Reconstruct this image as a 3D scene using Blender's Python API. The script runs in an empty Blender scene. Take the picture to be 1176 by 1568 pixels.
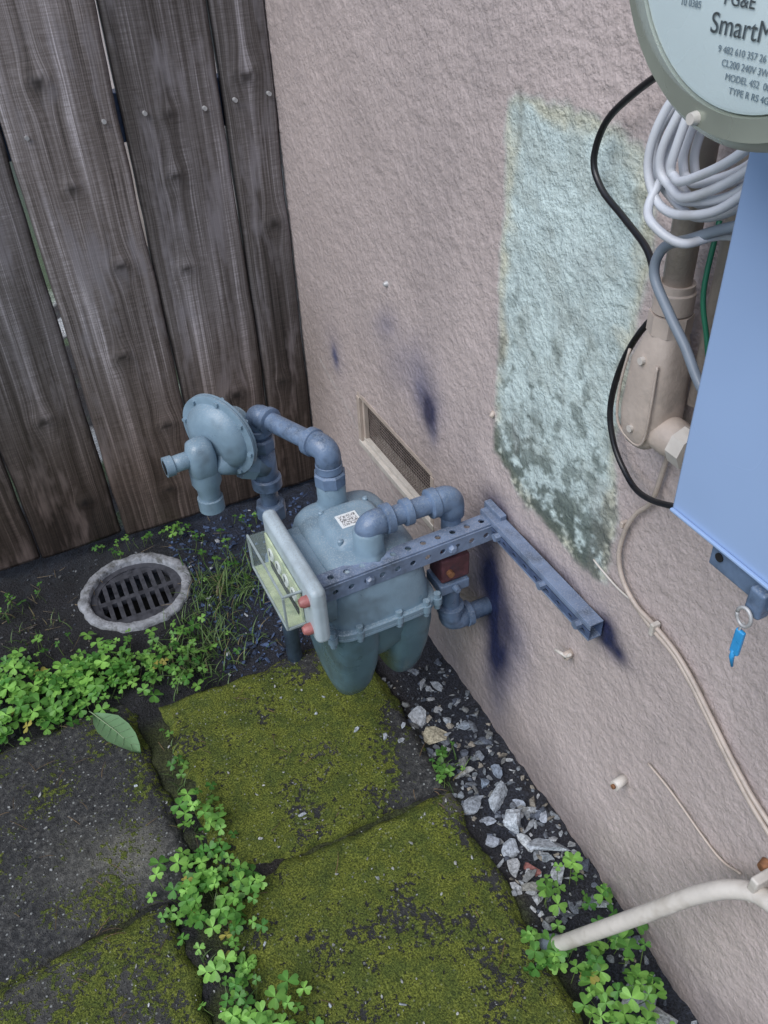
import bpy, math, random, bmesh
import numpy as np
from mathutils import Vector, Matrix
random.seed(7); rng=np.random.RandomState(11)
scene=bpy.context.scene
col=scene.collection

# ------------------------------------------------------------------ noise
_lat={}
def vn(x,y,seed=0):
    if seed not in _lat: _lat[seed]=np.random.RandomState(seed+100).rand(256,256)
    T=_lat[seed]; x=np.asarray(x,float); y=np.asarray(y,float)
    xi=np.floor(x).astype(int); yi=np.floor(y).astype(int)
    fx=x-xi; fy=y-yi; fx=fx*fx*(3-2*fx); fy=fy*fy*(3-2*fy)
    a=T[xi%256,yi%256]; b=T[(xi+1)%256,yi%256]; c=T[xi%256,(yi+1)%256]; d=T[(xi+1)%256,(yi+1)%256]
    return (a*(1-fx)+b*fx)*(1-fy)+(c*(1-fx)+d*fx)*fy
def fbm(x,y,f,seed=0,o=4):
    s=0;a=1;t=0
    for i in range(o):
        s=s+a*vn(x*f,y*f,seed+i); t+=a; a*=.5; f*=2.03
    return s/t
def sst(e0,e1,v):
    t=np.clip((v-e0)/(e1-e0),0,1); return t*t*(3-2*t)

# ------------------------------------------------------------------ materials
def newmat(name):
    m=bpy.data.materials.new(name); m.use_nodes=True
    nt=m.node_tree; b=nt.nodes['Principled BSDF']
    return m,nt,b
def N(nt,t,**k):
    n=nt.nodes.new(t)
    for a,v in k.items(): setattr(n,a,v)
    return n
def noise(nt,vec,scale,detail=4,rough=.55,dist=0):
    n=N(nt,'ShaderNodeTexNoise'); n.inputs['Scale'].default_value=scale; n.inputs['Detail'].default_value=min(detail,3)
    n.inputs['Roughness'].default_value=rough; n.inputs['Distortion'].default_value=dist
    nt.links.new(vec,n.inputs['Vector']); return n.outputs['Fac']
def ramp(nt,fac,stops):
    r=N(nt,'ShaderNodeValToRGB'); e=r.color_ramp.elements
    while len(e)<len(stops): e.new(.5)
    for i,(p,c) in enumerate(stops):
        e[i].position=p; e[i].color=(c,c,c,1) if isinstance(c,(int,float)) else (*c,1)
    nt.links.new(fac,r.inputs[0]); return r.outputs[0]
def mix(nt,f,a,b,mode='MIX'):
    m=N(nt,'ShaderNodeMix',data_type='RGBA',blend_type=mode)
    if isinstance(f,(int,float)): m.inputs[0].default_value=f
    else: nt.links.new(f,m.inputs[0])
    for s,v in ((6,a),(7,b)):
        if isinstance(v,tuple): m.inputs[s].default_value=(*v,1)
        else: nt.links.new(v,m.inputs[s])
    return m.outputs[2]
def math_(nt,op,a,b=0,c=None):
    m=N(nt,'ShaderNodeMath',operation=op)
    for i,v in enumerate((a,b)+((c,) if c is not None else ())):
        if isinstance(v,(int,float)): m.inputs[i].default_value=v
        else: nt.links.new(v,m.inputs[i])
    return m.outputs[0]
def bump(nt,b,h,strength,dist,prev=None):
    n=N(nt,'ShaderNodeBump'); n.inputs['Distance'].default_value=dist
    if isinstance(strength,(int,float)): n.inputs['Strength'].default_value=strength
    else: nt.links.new(strength,n.inputs['Strength'])
    nt.links.new(h,n.inputs['Height'])
    if prev: nt.links.new(prev,n.inputs['Normal'])
    nt.links.new(n.outputs[0],b.inputs['Normal']); return n.outputs[0]
def objco(nt): return N(nt,'ShaderNodeTexCoord').outputs['Object']
def attr(nt,name): return N(nt,'ShaderNodeAttribute',attribute_name=name)

def simple(name,c,rough=.45,var=.25,scale=30,bs=.15,metal=0,dirt=None,spec=.5,bscale=120,dist=.001,dust=None):
    m,nt,b=newmat(name); o=objco(nt)
    n=noise(nt,o,scale,5,.6)
    lo=tuple(v*(1-var) for v in c); hi=tuple(min(1,v*(1+var)) for v in c)
    cc=ramp(nt,n,[(.3,lo),(.7,hi)])
    if dirt:
        d=noise(nt,o,scale*.6,6,.7); f=ramp(nt,d,[(.52,0.),(.68,.8)])
        cc=mix(nt,f,cc,dirt)
    nb=noise(nt,o,bscale,2) if bs>.12 else None
    if dust:
        ge=N(nt,'ShaderNodeNewGeometry'); sx=N(nt,'ShaderNodeSeparateXYZ'); nt.links.new(ge.outputs['Normal'],sx.inputs[0])
        up=ramp(nt,sx.outputs[2],[(.2,0.),(1.,.75)])
        sp_=ramp(nt,noise(nt,o,420,2,.7),[(.50,0.),(.66,1.)])
        cc=mix(nt,math_(nt,'MULTIPLY',up,sp_),cc,dust)
    nt.links.new(cc,b.inputs['Base Color'])
    r=ramp(nt,n,[(.3,max(rough-.1,0)),(.7,min(1,rough+.12))]); nt.links.new(r,b.inputs['Roughness'])
    b.inputs['Metallic'].default_value=metal; b.inputs['Specular IOR Level'].default_value=spec
    if nb: bump(nt,b,nb,bs,dist)
    return m

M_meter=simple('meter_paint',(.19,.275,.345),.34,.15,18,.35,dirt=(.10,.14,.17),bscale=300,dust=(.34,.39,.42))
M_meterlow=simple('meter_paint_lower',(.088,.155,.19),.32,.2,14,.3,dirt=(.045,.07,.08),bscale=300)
M_pipe=simple('pipe_paint',(.125,.18,.275),.34,.24,30,.5,dirt=(.05,.07,.10),bscale=250,dust=(.27,.31,.36))
M_strut=simple('strut_paint',(.16,.21,.31),.4,.25,30,.4,dirt=(.07,.09,.12),dust=(.30,.33,.40))
M_strutdark=simple('strut_navy',(.07,.10,.18),.4,.3,40,.3)
M_cover=simple('index_cover',(.40,.47,.51),.4,.1,20,.15,dirt=(.27,.31,.33),dust=(.3,.33,.33))
M_red=simple('rust_red',(.10,.035,.042),.6,.4,60,.5,dirt=(.05,.03,.04))
M_knob=simple('red_knob',(.36,.13,.12),.5,.3,60,.3)
M_black=simple('black_rubber',(.012,.012,.014),.35,.2,40,.1)
M_white=simple('white_cable',(.60,.62,.66),.35,.08,20,.1,dirt=(.42,.42,.42))
M_grey=simple('grey_cable',(.22,.26,.31),.4,.12,20,.1)
M_green=simple('green_wire',(.02,.16,.09),.4,.1,20,.1)
M_beige=simple('beige_paint',(.48,.405,.35),.42,.10,40,.5,dirt=(.36,.31,.27),bscale=220)
M_cream=simple('cream_pipe',(.58,.54,.49),.4,.08,30,.4,dirt=(.42,.38,.33),bscale=150)
M_rust=simple('rusty_metal',(.20,.09,.04),.7,.4,120,.5)
M_box=simple('box_paint',(.33,.46,.70),.30,.07,3,.05,bscale=60,dirt=(.29,.41,.63))
M_ring=simple('meter_ring',(.40,.43,.36),.28,.1,15,.1,metal=.5)
M_face=simple('meter_face',(.64,.74,.75),.25,.04,10,.02)
M_ink=simple('ink',(.10,.15,.19),.5,.05,10,0)
M_tag=simple('blue_tag',(.04,.30,.62),.35,.15,60,.1)
M_brass=simple('seal_metal',(.42,.42,.42),.4,.2,60,.1,metal=.2)
M_iron=simple('cast_iron',(.05,.052,.062),.45,.4,60,.5)
M_dark=simple('void',(.006,.006,.007),.9,.2,40,.1)
M_screen=simple('screen_wire',(.20,.165,.15),.6,.3,60,.1,dirt=(.10,.08,.07))
M_conc=simple('drain_ring',(.25,.26,.28),.8,.35,60,.8,dirt=(.07,.07,.06),bscale=200,dist=.003)
M_white_plastic=simple('white_label',(.72,.75,.75),.4,.03,20,0)

def glass(name,tint,alpha):
    m,nt,b=newmat(name); b.inputs['Base Color'].default_value=(*tint,1); b.inputs['Roughness'].default_value=.05
    b.inputs['Alpha'].default_value=alpha; b.inputs['Specular IOR Level'].default_value=.8; return m
M_glass=glass('index_glass',(.45,.55,.50),.16)
M_glass2=glass('dome_glass',(.8,.9,.9),.10)

M_qr,nt,b=newmat('label_code'); o=objco(nt)
ck=N(nt,'ShaderNodeTexWhiteNoise'); sn=N(nt,'ShaderNodeVectorMath',operation='SNAP'); sn.inputs[1].default_value=(.0015,.0015,.1)
nt.links.new(o,sn.inputs[0]); nt.links.new(sn.outputs[0],ck.inputs['Vector'])
nt.links.new(ramp(nt,ck.outputs['Value'],[(.40,.14),(.42,.66)]),b.inputs['Base Color'])

# wall
M_wall,nt,b=newmat('stucco'); o=objco(nt)
ca=attr(nt,'col').outputs['Color']; pa=attr(nt,'patch').outputs['Fac']
h1=ramp(nt,noise(nt,o,80,3,.55,.15),[(.40,0.),(.62,1.)])
h2=noise(nt,o,250,2,.65)
v=ramp(nt,h2,[(.3,.86),(.7,1.08)])
nt.links.new(mix(nt,1.0,ca,v,'MULTIPLY'),b.inputs['Base Color'])
b.inputs['Roughness'].default_value=.42; b.inputs['Specular IOR Level'].default_value=.55
h3=noise(nt,o,16,1,.5)
h=math_(nt,'ADD',math_(nt,'MULTIPLY',h1,.56),math_(nt,'MULTIPLY',h2,.52))
h=math_(nt,'ADD',h,math_(nt,'MULTIPLY',h3,1.1))
st=math_(nt,'ADD',math_(nt,'MULTIPLY',pa,.16),.44)
bump(nt,b,h,st,.0042)

# wood
M_wood,nt,b=newmat('weathered_wood')
gx=attr(nt,'gx').outputs['Fac']; kn=attr(nt,'knot').outputs['Fac']; tn=attr(nt,'tone').outputs['Fac']; gz_=attr(nt,'gz').outputs['Fac']; zz_a=attr(nt,'low').outputs['Fac']
def gv(sx,sz):
    c=N(nt,'ShaderNodeCombineXYZ'); nt.links.new(math_(nt,'MULTIPLY',gx,sx),c.inputs[0]); nt.links.new(math_(nt,'MULTIPLY',gz_,sz),c.inputs[2]); return c.outputs[0]
n1=noise(nt,gv(95,1.5),1,3,.6); n2=noise(nt,gv(460,4),1,2,.6); n3=noise(nt,gv(17,1.1),1,2,.5); n4=noise(nt,gv(20,5),1,3,.65); n5=noise(nt,gv(30,380),1,1,.5)
s=math_(nt,'ADD',math_(nt,'MULTIPLY',n1,.30),math_(nt,'MULTIPLY',n2,.26)); s=math_(nt,'ADD',s,math_(nt,'MULTIPLY',n3,.34)); s=math_(nt,'ADD',s,math_(nt,'MULTIPLY',n5,.10))
c1=ramp(nt,s,[(.38,(.018,.0145,.013)),(.46,(.064,.054,.050)),(.54,(.135,.121,.120)),(.63,(.36,.335,.35))])
c1=mix(nt,1.0,c1,tn,'MULTIPLY')
c1=mix(nt,ramp(nt,n4,[(.52,0.),(.66,.65)]),c1,(.26,.242,.258))
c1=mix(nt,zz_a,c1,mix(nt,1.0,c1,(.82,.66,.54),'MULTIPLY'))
c1=mix(nt,kn,c1,(.014,.011,.010))
nt.links.new(c1,b.inputs['Base Color']); nt.links.new(ramp(nt,n4,[(.4,.55),(.7,.34)]),b.inputs['Roughness']); b.inputs['Specular IOR Level'].default_value=.5
bump(nt,b,s,.5,.0045)

# soil
M_soil,nt,b=newmat('soil'); o=objco(nt)
ca=attr(nt,'col').outputs['Color']
n=noise(nt,o,240,3,.7); f=ramp(nt,n,[(.35,.4),(.5,1.),(.66,2.2)])
cc=mix(nt,1.0,ca,f,'MULTIPLY')
nt.links.new(cc,b.inputs['Base Color']); b.inputs['Roughness'].default_value=.6
bump(nt,b,n,.9,.010)

# paver
M_paver,nt,b=newmat('mossy_concrete'); o=objco(nt)
mo=attr(nt,'moss').outputs['Fac']; lg=attr(nt,'light').outputs['Fac']
n1=noise(nt,o,95,3,.75); n2=noise(nt,o,26,3,.65); n5=noise(nt,o,330,3,.7)
conc=ramp(nt,n1,[(.3,(.018,.019,.020)),(.5,(.045,.046,.047)),(.66,(.105,.105,.10))])
conc=mix(nt,lg,conc,ramp(nt,n1,[(.3,(.08,.08,.07)),(.7,(.28,.27,.23))]))
vo=N(nt,'ShaderNodeTexVoronoi'); vo.inputs['Scale'].default_value=120; nt.links.new(o,vo.inputs['Vector'])
sp=ramp(nt,vo.outputs['Distance'],[(.14,1.),(.28,0.)])
wn=ramp(nt,vo.outputs['Color'],[(.60,0.),(.74,1.)])
spk=math_(nt,'MULTIPLY',sp,wn)
conc=mix(nt,math_(nt,'MULTIPLY',spk,.7),conc,(.36,.38,.38))
moss=ramp(nt,n5,[(.34,(.034,.044,.009)),(.5,(.115,.138,.017)),(.66,(.26,.290,.055))])
moss=mix(nt,ramp(nt,n2,[(.42,0.),(.62,.75)]),moss,ramp(nt,n5,[(.34,(.018,.032,.008)),(.66,(.10,.14,.026))]))
mf=math_(nt,'ADD',mo,math_(nt,'MULTIPLY',math_(nt,'SUBTRACT',n1,.5),3.4))
mf=math_(nt,'ADD',mf,math_(nt,'MULTIPLY',math_(nt,'SUBTRACT',n2,.5),1.6))
mf=ramp(nt,mf,[(.34,0.),(.56,1.)])
cc=mix(nt,mf,conc,moss)
cc=mix(nt,math_(nt,'MULTIPLY',spk,.30),cc,(.42,.44,.40))
nt.links.new(cc,b.inputs['Base Color']); b.inputs['Roughness'].default_value=.8; b.inputs['Specular IOR Level'].default_value=.3
hh=math_(nt,'ADD',math_(nt,'MULTIPLY',mf,.6),math_(nt,'ADD',n5,n1))
bump(nt,b,hh,.9,.005)

def leafmat(name,tr=.35):
    m,nt,b=newmat(name); cc=attr(nt,'col').outputs['Color']
    nt.links.new(cc,b.inputs['Base Color']); b.inputs['Roughness'].default_value=.42; b.inputs['Specular IOR Level'].default_value=.35
    t=N(nt,'ShaderNodeBsdfTranslucent'); nt.links.new(cc,t.inputs[0]); ms=N(nt,'ShaderNodeMixShader'); ms.inputs[0].default_value=tr
    out=nt.nodes['Material Output']; nt.links.new(b.outputs[0],ms.inputs[1]); nt.links.new(t.outputs[0],ms.inputs[2]); nt.links.new(ms.outputs[0],out.inputs[0]); return m
M_leaf=leafmat('leaf')
M_rock,nt,b=newmat('rock'); ca=attr(nt,'col').outputs['Color']; o=objco(nt)
n=noise(nt,o,150,3,.75)
nt.links.new(mix(nt,1.0,ca,ramp(nt,n,[(.3,.40),(.7,1.35)]),'MULTIPLY'),b.inputs['Base Color']); b.inputs['Roughness'].default_value=.75
bump(nt,b,n,.8,.005)

# ------------------------------------------------------------------ mesh helpers
def mkobj(name,verts,faces,mat=None,smooth=False,attrs=None):
    me=bpy.data.meshes.new(name); me.from_pydata([tuple(v) for v in verts],[],faces)
    if attrs:
        for k,a in attrs.items():
            a=np.asarray(a,dtype=np.float32)
            if a.ndim==2:
                at=me.attributes.new(k,'FLOAT_COLOR','POINT'); aa=np.ones((len(a),4),np.float32); aa[:,:3]=a[:,:3]; at.data.foreach_set('color',aa.ravel())
            else:
                at=me.attributes.new(k,'FLOAT','POINT'); at.data.foreach_set('value',a)
    if smooth: me.polygons.foreach_set('use_smooth',[True]*len(me.polygons))
    ob=bpy.data.objects.new(name,me); col.objects.link(ob)
    if mat: me.materials.append(mat)
    return ob
def group(name,objs,loc=(0,0,0)):
    e=bpy.data.objects.new(name,None); e.location=loc; e.empty_display_size=.05; col.objects.link(e)
    for ob in objs:
        ob.parent=e; ob.matrix_parent_inverse=Matrix.Translation(-Vector(loc))
    return e
def box(name,a,b_,mat,bevel=.002,seg=2):
    x0,y0,z0=a; x1,y1,z1=b_
    v=[(x0,y0,z0),(x1,y0,z0),(x1,y1,z0),(x0,y1,z0),(x0,y0,z1),(x1,y0,z1),(x1,y1,z1),(x0,y1,z1)]
    f=[(0,3,2,1),(4,5,6,7),(0,1,5,4),(1,2,6,5),(2,3,7,6),(3,0,4,7)]
    ob=mkobj(name,v,f,mat)
    if bevel:
        m=ob.modifiers.new('b','BEVEL'); m.width=bevel; m.segments=seg; m.harden_normals=True
        ob.data.polygons.foreach_set('use_smooth',[True]*6)
    return ob
def fillet(pts,r,n=6):
    pts=[Vector(p) for p in pts]; out=[pts[0]]
    for i in range(1,len(pts)-1):
        p=pts[i]; a=(pts[i-1]-p); c=(pts[i+1]-p); rr=min(r,a.length*.49,c.length*.49)
        a=p+a.normalized()*rr; c=p+c.normalized()*rr
        for k in range(n+1):
            t=k/n; out.append(a*(1-t)**2+p*2*t*(1-t)+c*t*t)
    out.append(pts[-1]); return out
def catmull(pts,n=8):
    P=[Vector(p) for p in pts]; P=[P[0]*2-P[1]]+P+[P[-1]*2-P[-2]]; out=[]
    for i in range(1,len(P)-2):
        for k in range(n):
            t=k/n; a,b_,c,d=P[i-1:i+3]
            out.append(.5*((2*b_)+(c-a)*t+(2*a-5*b_+4*c-d)*t*t+(3*b_-a-3*c+d)*t**3))
    out.append(P[-2]); return out
def tubegeo(pts,r,seg=16,cap=True):
    pts=[Vector(p) for p in pts]; n=len(pts)
    rr=r if isinstance(r,(list,tuple)) else [r]*n
    tang=[]
    for i in range(n):
        t=(pts[min(i+1,n-1)]-pts[max(i-1,0)])
        tang.append(t.normalized() if t.length>1e-9 else Vector((0,0,1)))
    up=Vector((0,0,1)) if abs(tang[0].z)<.9 else Vector((1,0,0))
    u=(up-tang[0]*up.dot(tang[0])).normalized()
    V=[];F=[]
    for i in range(n):
        u=(u-tang[i]*u.dot(tang[i])).normalized(); w=tang[i].cross(u)
        for k in range(seg):
            a=2*math.pi*k/seg; V.append(pts[i]+(u*math.cos(a)+w*math.sin(a))*rr[i])
    for i in range(n-1):
        for k in range(seg):
            k2=(k+1)%seg; F.append((i*seg+k,i*seg+k2,(i+1)*seg+k2,(i+1)*seg+k))
    if cap:
        F.append(tuple(reversed(range(seg)))); F.append(tuple((n-1)*seg+k for k in range(seg)))
    return V,F
def tube(name,pts,r,mat,seg=16,fil=0,smooth=True):
    if fil: pts=fillet(pts,fil)
    V,F=tubegeo(pts,r,seg); ob=mkobj(name,V,F,mat)
    if smooth:
        for p in ob.data.polygons: p.use_smooth=len(p.vertices)==4
    return ob
def ringed(name,p0,p1,prof,mat,seg=24):
    p0=Vector(p0);p1=Vector(p1)
    d=(p1-p0)
    V=[];F=[]; t=d.normalized(); up=Vector((0,0,1)) if abs(t.z)<.9 else Vector((1,0,0)); u=(up-t*up.dot(t)).normalized(); w=t.cross(u)
    for tt,r in prof:
        for k in range(seg):
            a=2*math.pi*k/seg; V.append(p0+d*tt+(u*math.cos(a)+w*math.sin(a))*r)
    n=len(prof)
    for i in range(n-1):
        for k in range(seg):
            k2=(k+1)%seg; F.append((i*seg+k,i*seg+k2,(i+1)*seg+k2,(i+1)*seg+k))
    F.append(tuple(reversed(range(seg)))); F.append(tuple((n-1)*seg+k for k in range(seg)))
    ob=mkobj(name,V,F,mat)
    for p in ob.data.polygons: p.use_smooth=len(p.vertices)==4 and seg>8
    if seg>8: ob.data.set_sharp_from_angle(angle=math.radians(40))
    return ob
def loft(name,secs,mat,seg=40,ang=55):
    V=[];F=[]
    for cx,cy,z,hx,hy,e in secs:
        for k in range(seg):
            a=2*math.pi*k/seg; c=math.cos(a); s=math.sin(a)
            V.append((cx+hx*math.copysign(abs(c)**(2/e),c),cy+hy*math.copysign(abs(s)**(2/e),s),z))
    n=len(secs)
    for i in range(n-1):
        for k in range(seg):
            k2=(k+1)%seg; F.append((i*seg+k,i*seg+k2,(i+1)*seg+k2,(i+1)*seg+k))
    F.append(tuple(reversed(range(seg)))); F.append(tuple((n-1)*seg+k for k in range(seg)))
    ob=mkobj(name,V,F,mat,smooth=True); ob.data.set_sharp_from_angle(angle=math.radians(ang)); return ob
def gridfaces(nu,nv,skip=None):
    F=[]
    for i in range(nu-1):
        for j in range(nv-1):
            if skip and skip(i,j): continue
            F.append((i*nv+j,(i+1)*nv+j,(i+1)*nv+j+1,i*nv+j+1))
    return F
def spaced(a,b_,d): return list(np.linspace(a,b_,max(2,int(round((b_-a)/d))+1)))
def lines(*parts):
    o=[]
    for p in parts: o+=p
    o=sorted(set(round(float(v),5) for v in o)); return np.array(o)

# ------------------------------------------------------------------ WALL
VY0,VY1,VZ0,VZ1=-.655,-.320,.318,.440
ys=lines([-4,-3,-2.4],spaced(-2.0,VY0,.0050),spaced(VY0,VY1,.0050),spaced(VY1,.1,.0050),[.5,1,2,3])
zs=lines([-.25],spaced(-.08,VZ0,.0050),spaced(VZ0,VZ1,.0050),spaced(VZ1,1.4,.0050),[1.7,2.2,2.8])
YY,ZZ=np.meshgrid(ys,zs,indexing='ij'); y=YY.ravel(); z=ZZ.ravel()
wob=(fbm(y,z,9,1)-.5)*.05+(fbm(y,z,45,2)-.5)*.022
base=np.stack([np.full_like(y,.500),np.full_like(y,.424),np.full_like(y,.405)],1)
base*= (0.90+.20*fbm(y,z,5,3))[:,None]
d=np.minimum.reduce([(y+1.140+.02*sst(.85,.6,z)+wob*.8),(-.862-y+wob*.7),(1.150-z-.06*(np.abs(y+1.0)/.14)**2*.25+wob),(z-(.575+np.where(y>-.95,.05*sst(-.96,-.87,y),0))+wob)])
patch=sst(-.004,.010,d); fringe=patch*(1-sst(.006,.035,d+ (fbm(y,z,30,8)-.5)*.04))
pc=np.stack([np.full_like(y,.56),np.full_like(y,.665),np.full_like(y,.65)],1)*(0.82+.34*fbm(y,z,24,5))[:,None]
fr=np.array([.60,.57,.42])
pc=pc*(1-fringe[:,None]*.75)+fr*fringe[:,None]*.75
bare=sst(.54,.66,fbm(y,z,26,12))*.35
pc=pc*(1-bare[:,None])+np.array([.38,.42,.38])*bare[:,None]
lowm=sst(.85,.60,z)*.9+.18*sst(-1.05,-1.14,y)*sst(1.2,1.1,z)*.6+.5*np.exp(-(((y+1.10)/.03)**2+((z-1.11)/.03)**2))+.6*np.exp(-(((y+.99)/.02)**2+((z-1.13)/.03)**2))
mold=sst(.52,.58,fbm(y,z,34,21,5)+.12*(lowm-.80))*np.clip(lowm,0,1)
mold2=sst(.52,.58,fbm(y,z,75,27,4)+.10*(lowm-.85))*sst(.80,.60,z)*.85
mold3=sst(.585,.64,fbm(y,z,60,29,4))*.6*sst(1.05,.75,z)
mold=np.clip(np.maximum(np.maximum(mold,mold2),mold3),0,.9)
pc=pc*(1-mold[:,None])+np.array([.075,.095,.075])*mold[:,None]
C3=base*(1-patch[:,None])+pc*patch[:,None]
def blob(cy,cz,ry,rz,a,c=(.014,.020,.070),rot=0):
    global C3
    dy=y-cy; dz=z-cz; cr,sr=math.cos(rot),math.sin(rot); u=dy*cr+dz*sr; v=-dy*sr+dz*cr
    m=a*np.exp(-((u/ry)**2+(v/rz)**2))*(.75+.5*fbm(y,z,40,31)); m=np.clip(m,0,.98)[:,None]
    C3=C3*(1-m)+np.array(c)*m
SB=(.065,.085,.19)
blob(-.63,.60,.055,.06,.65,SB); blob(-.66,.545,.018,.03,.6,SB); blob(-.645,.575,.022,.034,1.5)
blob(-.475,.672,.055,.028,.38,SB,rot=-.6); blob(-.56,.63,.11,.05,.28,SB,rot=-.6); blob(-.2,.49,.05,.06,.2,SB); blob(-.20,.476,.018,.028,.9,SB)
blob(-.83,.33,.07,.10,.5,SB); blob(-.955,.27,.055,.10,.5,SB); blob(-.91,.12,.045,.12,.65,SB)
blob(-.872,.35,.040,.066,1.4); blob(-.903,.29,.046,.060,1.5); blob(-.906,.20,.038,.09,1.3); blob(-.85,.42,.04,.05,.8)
blob(-1.172,.498,.025,.027,1.5); blob(-1.200,.485,.022,.018,1.0); blob(-.88,.515,.04,.035,.9); blob(-1.03,.517,.13,.018,.65); blob(-1.09,.487,.12,.014,.5)
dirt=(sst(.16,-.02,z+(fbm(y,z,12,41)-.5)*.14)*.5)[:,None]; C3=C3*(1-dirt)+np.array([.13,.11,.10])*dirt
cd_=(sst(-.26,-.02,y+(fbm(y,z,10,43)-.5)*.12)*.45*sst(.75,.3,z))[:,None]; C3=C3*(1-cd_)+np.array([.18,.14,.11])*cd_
stn=(sst(.54,.68,fbm(y,z*.35,14,45))*.16)[:,None]; C3=C3*(1-stn)+np.array([.30,.26,.26])*stn
for (y0_,z0_,y1_,z1_,a) in [(-.10,.42,-.26,.36,.5),(-.26,.36,-.33,.33,.4),(-.35,.30,-.5,.27,.3),(-1.14,.46,-1.0,.44,.25),(-.885,1.15,-.884,1.09,.6)]:
    t=np.clip(((y-y0_)*(y1_-y0_)+(z-z0_)*(z1_-z0_))/((y1_-y0_)**2+(z1_-z0_)**2),0,1)
    dd=np.hypot(y-(y0_+t*(y1_-y0_))+(fbm(y,z,20,51)-.5)*.012,z-(z0_+t*(z1_-z0_))+(fbm(y,z,20,53)-.5)*.012)
    m=(a*np.exp(-(dd/.004)**2))[:,None]; C3=C3*(1-m)+np.array([.6,.58,.56] if a<.55 else [.1,.11,.1])*m
x=-.004*(fbm(y,z,6,61)-.5)+.0025*sst(.0,.02,d)*.4
dense=(y>-2)&(y<.1)&(z<1.4)
x=np.where(dense,x+(.5-fbm(y,z,70,63,2))*.0026,0)
V=np.stack([x,y,z],1)
nu,nv=len(ys),len(zs)
def skip(i,j): return ys[i]>=VY0-1e-4 and ys[i+1]<=VY1+1e-4 and zs[j]>=VZ0-1e-4 and zs[j+1]<=VZ1+1e-4
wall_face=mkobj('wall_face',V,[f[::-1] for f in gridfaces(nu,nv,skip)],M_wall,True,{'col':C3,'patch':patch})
wall_back=box('wall_core',(.09,-4,-.25),(.25,3,2.8),M_beige,0)
group('stucco_wall',[wall_face,wall_back])

# vent
vp=[]
D=.045
vp.append(box('recess_top',(-.001,VY0-.004,VZ1-.004),(D,VY1+.004,VZ1+.006),M_beige,0))
vp.append(box('recess_bottom',(-.004,VY0-.008,VZ0-.010),(D,VY1+.006,VZ0+.004),M_cream,.0015))
vp.append(box('recess_near',(-.002,VY0-.008,VZ0+.0045),(D,VY0+.004,VZ1-.0045),M_beige,0))
vp.append(box('recess_far',(-.003,VY1-.006,VZ0+.0045),(D,VY1+.007,VZ1-.0045),M_beige,.0015))
vp.append(box('void_panel',(D+.001,VY0-.01,VZ0-.01),(D+.004,VY1+.01,VZ1+.01),M_dark,0))
V=[];F=[]
def addbox(V,F,a,b_):
    i=len(V); x0,y0,z0=a; x1,y1,z1=b_
    V+= [(x0,y0,z0),(x1,y0,z0),(x1,y1,z0),(x0,y1,z0),(x0,y0,z1),(x1,y0,z1),(x1,y1,z1),(x0,y1,z1)]
    F+= [tuple(i+k for k in f) for f in [(0,3,2,1),(4,5,6,7),(0,1,5,4),(1,2,6,5),(2,3,7,6),(3,0,4,7)]]
yy=VY0+.006
while yy<VY1-.006:
    addbox(V,F,(.016,yy,VZ0+.004),(.0170,yy+.0015,VZ1-.004)); yy+=.0074
zz=VZ0+.006
while zz<VZ1-.004:
    addbox(V,F,(.0150,VY0+.004,zz),(.0159,VY1-.004,zz+.0015)); zz+=.0074
vp.append(mkobj('mesh_screen',V,F,M_screen))
vp.append(box('screen_bead',(.004,VY0+.004,VZ0+.0042),(.0145,VY1-.0065,VZ0+.014),M_cream,.001))
vp.append(box('screen_bead_far',(.004,VY1-.016,VZ0+.0145),(.0145,VY1-.0065,VZ1-.0045),M_beige,.001))
group('foundation_vent',vp,(0,-.49,.38))

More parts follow.
